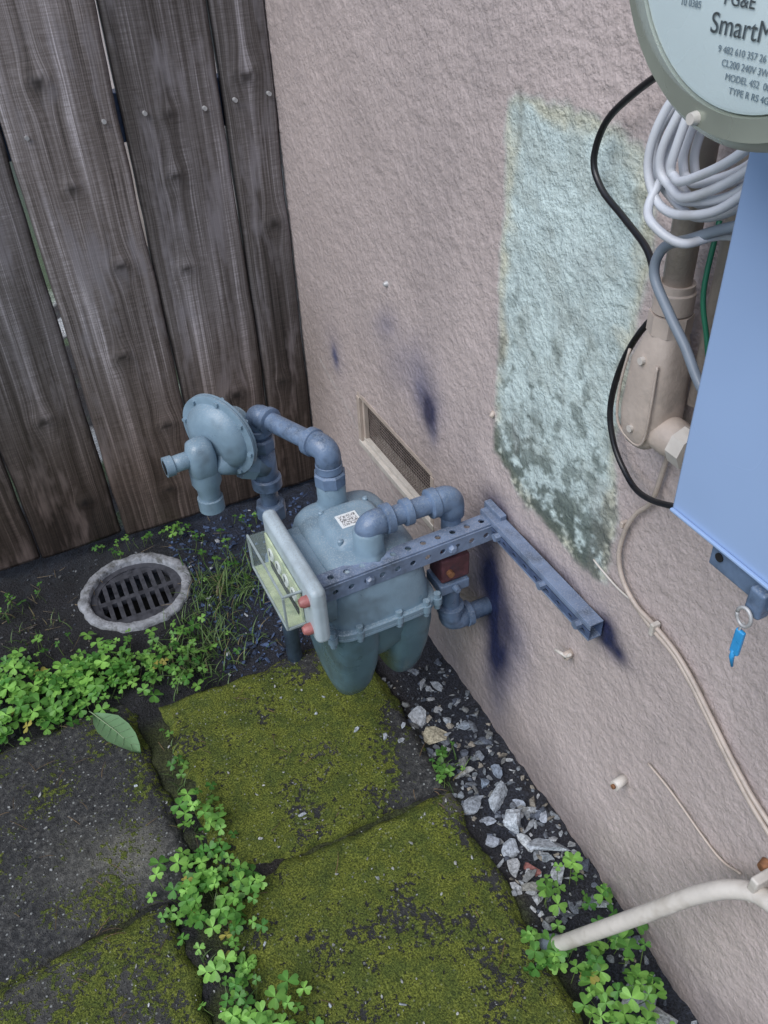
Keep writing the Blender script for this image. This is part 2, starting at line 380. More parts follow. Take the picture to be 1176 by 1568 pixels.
# ------------------------------------------------------------------ FENCE
knots=[(-.06,1.02,.014),(-.04,.72,.012),(-.235,.86,.010),(-.25,.665,.009),(-.385,.70,.011),(-.43,.50,.010),(-.37,.30,.013),(-.19,.33,.014),(-.63,.39,.012),(-.225,.975,.008),(-.45,1.06,.012),(-.07,.33,.010),(-.60,.15,.010),(-.40,.12,.01),(-.66,.8,.012),(-.24,.18,.012),(-.8,.5,.01),(-.44,.87,.008)]
def board(i,x0,x1,zb,zt,tone,yo=0,lean=0,tz=0):
    xs=np.linspace(x0,x1,max(8,int((x1-x0)/.005))); zs_=np.linspace(zb,zt,int((zt-zb)/.008))
    Xg,Zg=np.meshgrid(xs,zs_,indexing='ij'); X_=Xg.ravel(); Z_=Zg.ravel()
    gx=X_.copy()+(vn(Z_*1.1,X_*0+i*7.3,71)-.5)*.016; kn=np.zeros_like(X_); bul=np.zeros_like(X_)
    for kx,kz,kr in knots:
        dx=X_-kx; dz=Z_-kz
        if kx<x0 or kx>x1: continue
        g=np.exp(-((dx/(kr*2.0))**2+(dz/(kr*3.0))**2)); gx=gx-dx*.8*g
        rr=np.hypot(dx/(kr*1.25),dz/(kr*.75)); kn=np.maximum(kn,.85*(1-sst(.5,1.15,rr))); bul+=.0035*np.exp(-(rr/2.2)**2)
        kn=np.maximum(kn,.4*np.exp(-((rr-1.4)/.25)**2))
    u=(X_-x0)/(x1-x0)*2-1
    edged=.6*sst(.92,1.0,np.abs(u)+(fbm(X_*0+i,Z_,20,73)-.5)*.08)
    kn=np.maximum(kn,edged)
    Yv=yo-.003*(1-u*u)+(fbm(X_,Z_*.4,7,75)-.5)*.004-bul+.006*sst(.94,1,np.abs(u))
    Xv=X_+lean*(Z_-.5)+(fbm(Z_,Z_*0+i*3.7+np.sign(u),5,77,3)-.5)*.010*np.abs(u)
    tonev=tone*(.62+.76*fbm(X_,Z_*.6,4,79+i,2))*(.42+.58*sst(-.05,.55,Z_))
    V=np.stack([Xv,Yv,Z_+tz*u],1); n=len(xs); m=len(zs_)
    F=gridfaces(n,m)
    V=list(map(tuple,V)); b0=len(V); gxl=list(gx+i*3.1); knl=list(kn); tl=list(tonev); gzl=list(Z_+i*5.3)
    for side in (0,n-1):
        for j in range(m):
            p=V[side*m+j]; V.append((p[0],yo+.019,p[2])); gxl.append(gxl[side*m+j]+.01); knl.append(.5); tl.append(tl[side*m+j]); gzl.append(gzl[side*m+j])
    for j in range(m-1):
        F.append((b0+j,0*m+j,0*m+j+1,b0+j+1)); F.append(((n-1)*m+j,b0+m+j,b0+m+j+1,(n-1)*m+j+1))
        F.append((b0+m+j,b0+j,b0+j+1,b0+m+j+1))
    F.append(tuple([b0,b0+m]+[k*m for k in range(n-1,-1,-1)]))
    F.append(tuple([b0+m-1,b0+2*m-1]+[k*m+m-1 for k in range(n-1,-1,-1)]))
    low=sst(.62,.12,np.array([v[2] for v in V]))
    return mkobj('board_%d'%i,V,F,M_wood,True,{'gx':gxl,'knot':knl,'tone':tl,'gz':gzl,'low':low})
fp=[]
spec=[(-.112,-.002,.010,1.05,.002,0),(-.315,-.1165,.012,1.35,0,.001),(-.531,-.3190,.018,2.1,-.003,0),(-.737,-.5375,.026,1.15,.003,.004),(-.945,-.741,.03,1.1,0,0),(-1.15,-.95,.03,1.1,.002,0),(-1.36,-1.156,.03,1,0,0),(-1.57,-1.365,.03,1,0,0),(-1.78,-1.576,.03,1,0,0),(-1.99,-1.786,.03,1,0,0)]
for i,(a,b_,zb,tone,yo,lean) in enumerate(spec):
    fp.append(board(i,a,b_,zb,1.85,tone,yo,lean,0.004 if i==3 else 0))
V=[];F=[];
nailpts=[(-.495,.973),(-.351,.980),(-.272,.983),(-.154,.975),(-.090,.981),(-.018,.983),(-.70,.972),(-.57,.975),(-.9,.97),(-.78,.97)]
for nx,nz in nailpts:
    v,f=tubegeo([(nx,-.0105,nz),(nx,.006,nz)],.0042,10); o_=len(V); V+=v; F+=[tuple(o_+k for k in g) for g in f]
fp.append(mkobj('nails',V,F,M_brass))
for k,zr in enumerate((.975,1.6)):
    fp.append(box('rail_%d'%k,(-2.1,.021,zr-.045),(-.002,.06,zr+.045),M_strutdark,.002))
group('wooden_fence',fp)

# ------------------------------------------------------------------ GROUND
DX,DY=-.555,-.195
gxs=lines([-80,-30,-12,-6,-3,-2],spaced(-1.5,.10,.009),[1,5,20,80]); gys=lines([-80,-30,-12,-6,-3],spaced(-2.0,.15,.009),spaced(.15,1.9,.02),[5,20,80])
XX,YY=np.meshgrid(gxs,gys,indexing='ij'); x=XX.ravel(); y=YY.ravel()
def gheight(x,y):
    x=np.asarray(x,float); y=np.asarray(y,float)
    h=-.014+(fbm(x,y,14,81)-.5)*.03+(fbm(x,y,60,83,3)-.5)*.014
    strip=sst(-.20,-.12,x)*sst(-.55,-.75,y); h=h-.010*strip
    h=h-strip*.035*sst(-1.2,-1.55,y)
    h=h+.008*sst(-.35,-.05,y)
    r=np.hypot(x-DX,y-DY); h=np.where(r<.20,h*(sst(.13,.20,r))+(-.004)*(1-sst(.13,.20,r)),h)
    h=np.where(r<.118,-.12,h)
    return h
h=gheight(x,y)
far=(x<-1.5)|(x>.1)|(y<-2)|(y>1.8); h=np.where(far,-.02,h)
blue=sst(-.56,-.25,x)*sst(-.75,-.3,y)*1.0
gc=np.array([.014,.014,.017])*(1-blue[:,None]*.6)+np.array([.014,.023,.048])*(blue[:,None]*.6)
gc=gc*(.7+.7*fbm(x,y,20,85))[:,None]
br=sst(.45,.62,fbm(x,y,10,87))[:,None]*.5*(y<-.6)[:,None]; gc=gc*(1-br)+np.array([.030,.022,.016])*br
mg=(sst(-.56,-.62,y)*sst(-.13,-.17,x)*sst(.42,.6,fbm(x,y,16,95)))[:,None]*.7; gc=gc*(1-mg)+np.array([.045,.058,.012])*mg
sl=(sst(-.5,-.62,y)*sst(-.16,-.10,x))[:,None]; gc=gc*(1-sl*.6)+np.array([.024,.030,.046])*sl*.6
be=sst(.05,.12,y)[:,None]; lit=sst(.50,.58,fbm(x,y,6,89,3))[:,None]; grn=sst(.5,.6,fbm(x,y,9,93,3))[:,None]
bc_=np.array([.035,.03,.028])*(1-lit)+np.array([.42,.43,.43])*lit; bc_=bc_*(1-grn*.6)+np.array([.10,.16,.06])*grn*.6
gc=gc*(1-be)+bc_*be
mkobj('ground',np.stack([x,y,h],1),gridfaces(len(gxs),len(gys)),M_soil,True,{'col':gc})

# pavers
def paver(x0,x1,y0,y1,z,seed,mossf,lightf,rot=0,tilt=(0,0)):
    n=int((x1-x0)/.006)+1; m=int((y1-y0)/.006)+1
    us=np.linspace(-1,1,n); vs=np.linspace(-1,1,m)
    hx=(x1-x0)/2; hy=(y1-y0)/2; cx=(x0+x1)/2; cy=(y0+y1)/2
    us=np.concatenate([[-1],us,[1]]); vs=np.concatenate([[-1],vs,[1]])
    U,W=np.meshgrid(us,vs,indexing='ij'); sk=np.zeros_like(U,bool); sk[0,:]=sk[-1,:]=True; sk[:,0]=sk[:,-1]=True
    u=U.ravel()*hx; w=W.ravel()*hy; sk=sk.ravel()
    e=np.minimum(hx-np.abs(u),hy-np.abs(w))+(fbm(u+seed,w,30,seed+15,3)-.5)*.016
    zz=z+(fbm(u+seed,w,50,seed,3)-.5)*.005+(fbm(u+seed,w,9,seed+3,2)-.5)*.008-.012*(1-sst(0,.018,e))+tilt[0]*u+tilt[1]*w
    wobx=(fbm(w+seed,u*0,22,seed+9,3)-.5)*.020*sst(hx-.03,hx,np.abs(u)); woby=(fbm(u+seed,w*0,22,seed+11,3)-.5)*.020*sst(hy-.03,hy,np.abs(w))
    zz=np.where(sk,z-.055,zz)
    cr,sr=math.cos(rot),math.sin(rot); uu=u+wobx; ww=w+woby
    X_=cx+uu*cr-ww*sr; Y_=cy+uu*sr+ww*cr
    mo=mossf(X_,Y_)+(fbm(X_,Y_,12,seed+5,5)-.5)*1.7; li=lightf(X_,Y_)
    mo=mo+.22*(1-sst(0,.02,e))
    return mkobj('paver',np.stack([X_,Y_,zz],1),gridfaces(len(us),len(vs)),M_paver,True,{'moss':mo,'light':np.clip(li+(fbm(X_,Y_,18,seed+7)-.55)*.5*(li>.02),0,1)})
one=lambda X_,Y_:X_*0
G=lambda X_,Y_,cx,cy,r:np.exp(-(((X_-cx)**2+(Y_-cy)**2)/r**2))
pv=[]
pv.append(paver(-.590,-.148,-.990,-.556,.0,201,lambda X_,Y_:.98-.85*sst(-.27,-.17,X_)*sst(-.66,-.92,Y_)-.55*sst(-.70,-.60,Y_)*sst(-.40,-.25,X_)-.6*sst(-.90,-.985,Y_)*sst(-.45,-.2,X_)-.3*G(X_,Y_,-.42,-.80,.06),lambda X_,Y_:.35*G(X_,Y_,-.33,-.78,.07),rot=math.radians(-.6),tilt=(.006,0)))
pv.append(paver(-.605,-.160,-1.450,-1.001,.002,231,lambda X_,Y_:1.0-.5*sst(-.22,-.17,X_)-.35*G(X_,Y_,-.33,-1.20,.06)-.35*G(X_,Y_,-.2,-1.35,.06)-.2*G(X_,Y_,-.48,-1.3,.05),lambda X_,Y_:.55*sst(-.30,-.2,X_)*sst(-1.1,-1.03,Y_),rot=math.radians(-1.2)))
pv.append(paver(-1.085,-.632,-.975,-.515,.0,261,lambda X_,Y_:.05+.5*sst(-.70,-.64,X_)*sst(-.75,-.6,Y_)+.3*G(X_,Y_,-.83,-.72,.06),lambda X_,Y_:.95*G(X_,Y_,-.715,-.86,.05)+.4*G(X_,Y_,-.78,-.9,.09),rot=math.radians(3.5)))
pv.append(paver(-1.12,-.668,-1.435,-.985,.003,291,lambda X_,Y_:.55,lambda X_,Y_:.2+0*X_,rot=math.radians(2.5)))
pv.append(paver(-.62,-.165,-1.92,-1.47,.0,321,lambda X_,Y_:.7,one))
pv.append(paver(-1.12,-.67,-1.91,-1.45,.0,351,lambda X_,Y_:.4,one))
pv.append(paver(-1.58,-1.13,-1.43,-.98,.0,371,lambda X_,Y_:.4,one))
pv.append(paver(-1.55,-1.105,-.97,-.51,.0,391,lambda X_,Y_:.3,one))
for k,p in enumerate(pv): p.name='slab_%d'%k
group('paving_slabs',pv)

# ------------------------------------------------------------------ ROCKS
def icos(sub):
    bm=bmesh.new(); bmesh.ops.create_icosphere(bm,subdivisions=sub,radius=1); v=np.array([p.co[:] for p in bm.verts]); f=[tuple(q.index for q in g.verts) for g in bm.faces]; bm.free(); return v,f
I1=icos(1); I2=icos(2)
class Acc:
    def __init__(s): s.V=[];s.F=[];s.C=[];s.n=0
    def add(s,v,f,c):
        s.V.append(v); s.F+= [tuple(s.n+k for k in g) for g in f]; s.C.append(np.tile(c,(len(v),1))); s.n+=len(v)
    def make(s,name,mat,smooth=False): return mkobj(name,np.concatenate(s.V),s.F,mat,smooth,{'col':np.concatenate(s.C)})
def rock(acc,p,r,c,flat=.6,ico=I1):
    v,f=ico; v=v.copy()
    for k in range(6):
        n=rng.randn(3); n/=np.linalg.norm(n); dd=v@n; t=.22+.38*rng.rand(); v=v-np.outer(np.maximum(dd-t,0),n)
    v*= (1+.06*rng.randn(len(v),1)); s=np.array([.85+.9*rng.rand(),.7+.4*rng.rand(),flat*(.7+.5*rng.rand())])*r*1.25
    v=v*s; a=rng.rand()*6.28; R=np.array(Matrix.Rotation(a,3,'Z')@Matrix.Rotation(rng.randn()*.35,3,'X')); v=v@R.T+np.array(p); acc.add(v,f,np.array(c))
pal=[(.30,.33,.36),(.38,.41,.44),(.22,.25,.28),(.16,.18,.21),(.34,.31,.26),(.46,.48,.50),(.11,.13,.17),(.24,.25,.25)]
def rc(dk=1): 
    c=np.array(pal[rng.randint(len(pal))]); return c*(.7+.5*rng.rand())*dk
acc=Acc()
big=[(-.130,-.825,.023,(.34,.36,.38)),(-.112,-.880,.024,(.38,.35,.26)),(-.073,-1.055,.019,(.36,.40,.44)),(-.052,-1.175,.026,(.40,.44,.48)),(-.086,-1.112,.023,(.42,.46,.50)),(-.137,-1.120,.017,(.30,.33,.38)),(-.130,-1.040,.020,(.26,.29,.33)),(-.128,-1.185,.017,(.30,.31,.32)),(-.054,-1.438,.018,(.33,.36,.40)),(-.044,-1.485,.020,(.35,.37,.38)),(-.088,-1.442,.014,(.4,.41,.42)),(-.03,-1.30,.015,(.3,.33,.36)),(-.105,-1.15,.017,(.38,.42,.47)),(-.11,-.98,.014,(.4,.41,.4)),(-.06,-1.225,.016,(.4,.42,.44)),(-.1,-1.20,.011,(.22,.09,.08)),(-.12,-1.23,.014,(.22,.22,.2)),(-.09,-1.02,.012,(.2,.25,.32)),(-.03,-1.12,.012,(.3,.33,.38)),(-.05,-1.0,.011,(.2,.24,.3)),(-.08,-.86,.012,(.3,.33,.36)),(-.05,-.88,.013,(.24,.28,.33)),(-.08,-1.145,.013,(.42,.45,.47)),(-.12,-1.08,.013,(.36,.40,.46)),(-.055,-1.085,.011,(.3,.34,.4))]
for X_,Y_,r,c in big: rock(acc,(X_,Y_,float(gheight(X_,Y_))+r*.3),r,np.array(c)*1.1,.5,I2)
for k in range(560):
    X_=-.006-.15*rng.rand()**1.0; Y_=-.70-.60*rng.rand()
    if rng.rand()>.45+.55*(fbm(X_,Y_,12,99)>.48): continue
    r=.0022+.0085*rng.rand()**2.2; rock(acc,(X_,Y_,float(gheight(X_,Y_))+r*.3),r,rc(.85))
for k in range(120):
    X_=-.006-.14*rng.rand(); Y_=-1.28-.35*rng.rand(); r=.002+.006*rng.rand()**2; rock(acc,(X_,Y_,float(gheight(X_,Y_))+r*.3),r,rc(.8))
for k in range(1600):
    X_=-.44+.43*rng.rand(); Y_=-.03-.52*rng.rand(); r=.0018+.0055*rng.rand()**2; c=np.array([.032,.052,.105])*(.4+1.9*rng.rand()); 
    if rng.rand()<.03: c=np.array([.4,.42,.45])
    rock(acc,(X_,Y_,float(gheight(X_,Y_))+r*.3),r,c)
for k in range(450):
    X_=-1.0+.56*rng.rand(); Y_=-.02-.5*rng.rand()
    if math.hypot(X_-DX,Y_-DY)<.13: continue
    r=.001+.003*rng.rand()**2; rock(acc,(X_,Y_,float(gheight(X_,Y_))+r*.3),r,rc(.45))
acc.make('gravel',M_rock)
acc=Acc()
chips=[(-.211,-.848,.009),(-.256,-.807,.008),(-.17,-.84,.007),(-.19,-.87,.006),(-.42,-.93,.005),(-.46,-1.12,.004),(-.36,-.66,.004),(-.5,-1.25,.005),(-.35,-1.1,.004),(-.3,-1.28,.004),(-.28,-.70,.005),(-.31,-.73,.004),(-.56,-1.12,.005),(-.68,-.73,.005),(-.40,-1.30,.004)]
for X_,Y_,r in chips: rock(acc,(X_,Y_,r*.45),r,(.42,.46,.50),.5)
for k in range(560):
    X_=-1.05+.88*rng.rand(); Y_=-.57-.88*rng.rand()
    if -.635<X_<-.60: continue
    r=.0009+.0026*rng.rand()**3; rock(acc,(X_,Y_,.003+r*.4),r,np.array([.45,.46,.45])*(.4+.7*rng.rand()),.6)
acc.make('stone_chips',M_rock)
acc=Acc()
for k in range(85):
    X_=-1.0+.86*rng.rand(); Y_=-.56-.86*rng.rand(); a=rng.rand()*6.28; L=.010+.035*rng.rand()**1.5; bnd=rng.randn()*.15
    P=[(X_+L*t*math.cos(a+bnd*t),Y_+L*t*math.sin(a+bnd*t),.0065+.002*math.sin(t*3)) for t in (0,.33,.66,1)]
    v,f=tubegeo(P,[.0006,.0007,.0006,.0003],4); acc.add(np.array([q[:] for q in v]),f,np.array([.14,.09,.045])*(.4+1.2*rng.rand()))
for k in range(110):
    X_=-1.0+.98*rng.rand(); Y_=-.02-.52*rng.rand(); a=rng.rand()*6.28; L=.010+.04*rng.rand()**1.5
    if math.hypot(X_-DX,Y_-DY)<.09: continue
    z0=max(float(gheight(X_,Y_)),-.01)+.006
    v,f=tubegeo([(X_,Y_,z0),(X_+L*math.cos(a),Y_+L*math.sin(a),z0+.003)],[.0008,.0004],4); acc.add(np.array([q[:] for q in v]),f,np.array([.16,.12,.07])*(.4+1.2*rng.rand()))
acc.make('dead_twigs',M_rock)

# ------------------------------------------------------------------ PLANTS
half=[(0,0),(.22,.22),(.42,.50),(.52,.78),(.42,.98),(.20,1.04),(0,.88)]
def clover(acc,p,size,height,c,lean):
    top=np.array([p[0]+lean[0],p[1]+lean[1],p[2]+height])
    a0=rng.rand()*6.28; tilt=Matrix.Rotation(rng.randn()*.28,3,'X')@Matrix.Rotation(rng.randn()*.28,3,'Y'); T=np.array(tilt)
    droop=.05+.30*rng.rand()
    for k in range(3):
        a=a0+k*2.094+rng.randn()*.08; ca,sa=math.cos(a),math.sin(a); L=size*(.9+.2*rng.rand())
        vs=[]
        for sgn in (1,-1):
            for (u,v) in half:
                zz=.16*abs(u)-droop*v*v*.6
                vs.append((u*sgn*L*1.05,v*L,zz*L))
        vs=np.array(vs); R=np.array([[ca,-sa,0],[sa,ca,0],[0,0,1]]); vs=(vs@R.T)@T.T+top
        n=len(half); cc=c*(.88+.24*rng.rand())
        fl=rng.rand()*.16
        for vv,ff,m_ in ((vs[:n],tuple(range(n)),1+fl),(vs[n:],tuple(reversed(range(n))),1-fl)):
            acc.V.append(vv); acc.F.append(tuple(acc.n+q for q in ff)); acc.n+=n
            g=np.array([1.35,1.15,1.0,.92,.95,1.0,1.12])[:,None]; acc.C.append(np.tile(cc*m_,(n,1))*g)
    mid=(np.array(p)+top)/2+np.array([lean[0]*.4,lean[1]*.4,.0])
    v,f=tubegeo([Vector(p),Vector(mid),Vector(top)],.0007,4,False); acc.add(np.array([q[:] for q in v]),f,np.array([.16,.24,.07]))
def clovers(name,cent,n,size=.0105,hmax=.045,tone=1):
    acc=Acc()
    for k in range(n):
        cx,cy,sx,sy,w=cent[rng.choice(len(cent),p=np.array([c[4] for c in cent])/sum(c[4] for c in cent))]
        X_=cx+rng.randn()*sx; Y_=cy+rng.randn()*sy
        if X_>-.012: continue
        z0=max(float(gheight(X_,Y_)),-.03)
        hh=.012+hmax*rng.rand()*math.exp(-(((X_-cx)/sx)**2+((Y_-cy)/sy)**2)*.25)
        yl=rng.rand()**1.2; c=np.array([.060,.185,.035])*(1-yl)+np.array([.25,.49,.10])*yl
        if rng.rand()<.02: c=np.array([.36,.33,.08])
        clover(acc,(X_,Y_,z0),size*(.50+.70*rng.rand()),hh+.012,c*tone,(rng.randn()*.008,rng.randn()*.008))
    return acc.make(name,M_leaf)
clovers('clover_patch',[(-.84,-.42,.05,.055,2.2),(-.74,-.43,.05,.05,2.4),(-.66,-.44,.04,.045,1.8),(-.89,-.36,.04,.03,.8),(-.90,-.48,.04,.03,.8)],270,.0165,.04,1.15)
clovers('clover_patch',[(-.60,-.43,.04,.05,2),(-.53,-.50,.04,.035,1.2),(-.50,-.40,.04,.05,.6)],75,.0125,.035,.85)
clovers('clover_patch',[(-.600,-.93,.016,.05,1.6),(-.622,-1.0,.035,.045,3.2),(-.60,-1.06,.03,.04,1.6),(-.585,-.86,.014,.04,.9),(-.63,-.99,.02,.02,1.2),(-.55,-1.04,.015,.02,.5),(-.655,-.965,.02,.015,.3)],115,.0150,.045,1.15)
clovers('clover_patch',[(-.63,-1.20,.02,.05,2),(-.625,-1.13,.012,.04,.7),(-.56,-1.22,.025,.02,.5),(-.59,-1.24,.02,.02,1)],52,.0140,.035,1.1)
clovers('clover_patch',[(-.085,-1.26,.035,.018,1.2),(-.10,-1.38,.045,.04,2.6),(-.16,-1.34,.02,.03,.8),(-.11,-1.46,.04,.025,2),(-.04,-1.32,.02,.03,.6)],95,.0150,.045,1.0)
clovers('clover_sprigs',[(-.50,-.04,.05,.02,1),(-.35,-.11,.03,.03,1.2),(-.24,-.10,.02,.02,.6),(-.35,-.22,.03,.03,1),(-.82,-.11,.05,.02,1),(-.78,-.30,.03,.02,.5),(-.152,-.975,.008,.012,.45),(-.12,-.95,.01,.02,.35),(-.306,-.991,.008,.006,.3),(-.560,-.86,.02,.02,.4),(-.60,-.70,.008,.04,.5),(-.42,-.03,.04,.01,.6)],85,.0100,.018,.8)
def grass(name,cent,n,L0,tone=1):
    acc=Acc()
    for k in range(n):
        cx,cy,sx,sy=cent[rng.randint(len(cent))]; X_=cx+rng.randn()*sx; Y_=cy+rng.randn()*sy
        if math.hypot(X_-DX,Y_-DY)<.125: continue
        z0=max(float(gheight(X_,Y_)),-.03); L=L0*(.5+.8*rng.rand()); a=rng.rand()*6.28; dx,dy=math.cos(a),math.sin(a); w=.0012+.0010*rng.rand()
        lay=.35+.9*rng.rand(); vs=[];
        for j in range(5):
            t=j/4; out=L*lay*t**1.6*.8; zz=z0+L*(t-.45*lay*t*t); ww=w*(1-t*.9)
            cxp=X_+dx*out; cyp=Y_+dy*out; vs.append((cxp-dy*ww,cyp+dx*ww,zz)); vs.append((cxp+dy*ww,cyp-dx*ww,zz))
        yl=rng.rand(); c=np.array([.05,.12,.03])*(1-yl)+np.array([.20,.30,.11])*yl
        if rng.rand()<.10: c=np.array([.26,.22,.12])
        acc.add(np.array(vs),[(2*j,2*j+1,2*j+3,2*j+2) for j in range(4)],c*tone)
    return acc.make(name,M_leaf)
grass('grass_tuft',[(-.42,-.36,.045,.06),(-.46,-.44,.05,.05),(-.38,-.28,.04,.05),(-.50,-.48,.04,.03),(-.34,-.26,.04,.03)],520,.058,1.05)
grass('grass_tuft',[(-.30,-.33,.04,.05),(-.85,-.14,.05,.02),(-.80,-.22,.03,.03),(-.13,-.96,.012,.015),(-.36,-.46,.03,.03)],120,.035)
grass('grass_tuft',[(-.60,-.85,.008,.1),(-.62,-1.05,.02,.1)],60,.03,.8)
# fallen leaf
acc=Acc(); A=np.array([-.718,-.532,.012]); B=np.array([-.652,-.672,.010]); d_=B-A; sd=np.array([-d_[1],d_[0],0]); sd/=np.linalg.norm(sd)
prof=[(0,.0),(.06,.006),(.18,.017),(.35,.0255),(.55,.0265),(.75,.020),(.9,.010),(1,0)]
vs=[]
for t,w in prof:
    c0=A+d_*t; zc=.012+.010*math.sin(t*3.1)
    for s_ in (-1,-.5,0,.5,1): vs.append((*(c0+sd*w*s_)[:2],zc+.006*s_*s_+.002*math.sin(t*20)*abs(s_)))
acc.add(np.array(vs),[(i*5+j,i*5+j+1,(i+1)*5+j+1,(i+1)*5+j) for i in range(len(prof)-1) for j in range(4)],np.array([.19,.34,.17]))
v,f=tubegeo([Vector(A+d_*-.08+np.array([0,0,.003])),Vector(A+np.array([0,0,.006])),Vector(A+d_*.5+np.array([0,0,.0125])),Vector(B+np.array([0,0,.003]))],[.0012,.0012,.0009,.0004],5)
acc.add(np.array([q[:] for q in v]),f,np.array([.38,.48,.30]))
for t in (.15,.28,.41,.54,.67,.8):
    wv=np.interp(t+.1,[p[0] for p in prof],[p[1] for p in prof])*.85
    for sg in (-1,1):
        p0=A+d_*t; p1=A+d_*(t+.1)+sd*wv*sg; z0=.0125+.010*math.sin(t*3.1); z1=.0125+.010*math.sin((t+.1)*3.1)+.005
        v,f=tubegeo([Vector((p0[0],p0[1],z0)),Vector((p1[0],p1[1],z1))],[.0005,.0003],4); acc.add(np.array([q[:] for q in v]),f,np.array([.30,.42,.25]))
acc.make('fallen_leaf',M_leaf,True)

# ------------------------------------------------------------------ DRAIN
dp=[]
R0,R1=.108,.132
V=[];F=[];prof=[(R1,-.02),(R1,.002),(R1-.004,.006),(R0+.004,.007),(R0,.003),(R0,-.11)]
sg=96
for r,zz in prof:
    for k in range(sg):
        a=2*math.pi*k/sg; w=.014*(fbm(np.cos(a)+r*3,np.sin(a)+2,7,401,3)-.5)*(1 if r>R0+.006 else .35); V.append((DX+(r+w)*math.cos(a),DY+(r+w)*math.sin(a),zz+.010*(fbm(np.cos(a)+r*30,np.sin(a)+2,8,403,3)-.5)))
for i in range(len(prof)-1):
    for k in range(sg): F.append((i*sg+k,i*sg+(k+1)%sg,(i+1)*sg+(k+1)%sg,(i+1)*sg+k))
dp.append(mkobj('concrete_ring',V,F,M_conc,True))
V=[];F=[]; R=.106; zt=-.010; th=.012
def sbar(xc,hw,ya,yb): addbox(V,F,(DX+xc-hw,DY+ya,zt-th),(DX+xc+hw,DY+yb,zt))
for i in range(-4,5):
    xc=i*.0225; yl=math.sqrt(max(R*R*.94-xc*xc,0))
    if yl>.01: sbar(xc,.0052,-yl,yl)
for yc,hw in ((-.078,.012),(0.0,.007),(.078,.012)):
    xl=math.sqrt(R*R-yc*yc); addbox(V,F,(DX-xl,DY+yc-hw,zt-th-.001),(DX+xl,DY+yc+hw,zt-.0006))
i0=len(V)
pr=[(R+.0015,zt-th),(R+.0015,zt+.0015),(R-.014,zt+.0015),(R-.014,zt-th)]
for r,zz in pr:
    for k in range(sg): a=2*math.pi*k/sg; V.append((DX+r*math.cos(a),DY+r*math.sin(a),zz))
for i in range(3):
    for k in range(sg): F.append((i0+i*sg+k,i0+i*sg+(k+1)%sg,i0+(i+1)*sg+(k+1)%sg,i0+(i+1)*sg+k))
dp.append(mkobj('iron_grate',V,F,M_iron))
dp.append(ringed('sump_floor',(DX,DY,-.115),(DX,DY,-.105),[(0,.107),(1,.107)],M_dark,32))
group('storm_drain',dp,(DX,DY,0))

# ------------------------------------------------------------------ GAS METER
gp=[]
CX,CY=-.222,-.800
FZ=.392
gp.append(loft('upper_case',[(CX,CY,FZ+.010,.092,.115,5.5),(CX,CY,.43,.090,.113,5.5),(CX,CY,.470,.086,.109,5),(CX,CY,.492,.081,.104,4.6),(CX,CY,.503,.074,.098,4.4),(CX,CY,.509,.064,.090,4.2),(CX,CY,.512,.05,.076,4)],M_meter,64))
gp.append(loft('flange',[(CX,CY,FZ-.008,.098,.120,5.5),(CX,CY,FZ-.006,.101,.123,5.5),(CX,CY,FZ-.001,.101,.123,5.5),(CX,CY,FZ,.099,.121,5.5),(CX,CY,FZ+.001,.101,.123,5.5),(CX,CY,FZ+.008,.101,.123,5.5),(CX,CY,FZ+.010,.098,.120,5.5)],M_meter,64,30))
for k,(lx,hx,ly) in enumerate(((-.268,.047,-.803),(-.166,.044,-.797))):
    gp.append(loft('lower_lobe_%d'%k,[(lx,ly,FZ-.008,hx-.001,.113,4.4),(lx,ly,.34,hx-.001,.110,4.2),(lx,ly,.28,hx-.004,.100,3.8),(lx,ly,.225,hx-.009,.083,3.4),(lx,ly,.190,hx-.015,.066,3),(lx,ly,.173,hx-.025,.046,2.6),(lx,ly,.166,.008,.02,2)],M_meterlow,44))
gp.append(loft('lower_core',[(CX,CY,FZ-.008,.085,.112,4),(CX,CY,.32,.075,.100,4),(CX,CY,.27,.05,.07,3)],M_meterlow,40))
bp=[(CX+sx*.094,CY+sy) for sx in (-1,1) for sy in (-.11,-.04,.04,.11)]+[(CX+s_,CY-.117) for s_ in (-.05,.02,.07)]
for k,(bx,by) in enumerate(bp):
    gp.append(ringed('flange_bolt_%d'%k,(bx,by,FZ-.015),(bx,by,FZ+.018),[(0,.0055),(.3,.0055),(.3,.0085),(.72,.0085),(.72,.006),(1,.006),(1.,.004)],M_meter,10))
gp.append(loft('top_hump',[(CX+.0,CY,.500,.056,.060,4),(CX,CY,.520,.050,.052,4),(CX,CY,.5265,.042,.044,4),(CX,CY,.528,.035,.036,4)],M_meter,40))
PI=(-.228,-.727); PO=(-.225,-.866)
for k,(px,py) in enumerate((PI,PO)):
    gp.append(ringed('port_boss_%d'%k,(px,py,.480),(px,py,.555),[(0,.036),(.3,.032),(.45,.026),(.52,.0245),(.95,.0245),(1,.022)],M_meter,24))
gp.append(box('serial_label',(-.244,-.814,.5290),(-.216,-.788,.5296),M_qr,0))
gp.append(box('label_border',(-.248,-.818,.5281),(-.212,-.784,.5287),M_white_plastic,0))
for k,(sx,sy) in enumerate(((-.04,-.04),(.04,-.04),(-.04,.04),(.04,.04))): gp.append(ringed('hump_screw_%d'%k,(CX+sx,CY+sy,.518),(CX+sx,CY+sy,.5285),[(0,.005),(.8,.005),(1,.003)],M_meter,10))
gp.append(box('index_cover',(-.352,-.946,.430),(-.328,-.722,.540),M_cover,.010,4))
gp.append(box('index_mount',(-.330,-.900,.42),(-.296,-.74,.500),M_meter,.006))
GX0,GX1,GY0,GY1,GZ0,GZ1=-.384,-.3525,-.900,-.735,.442,.510
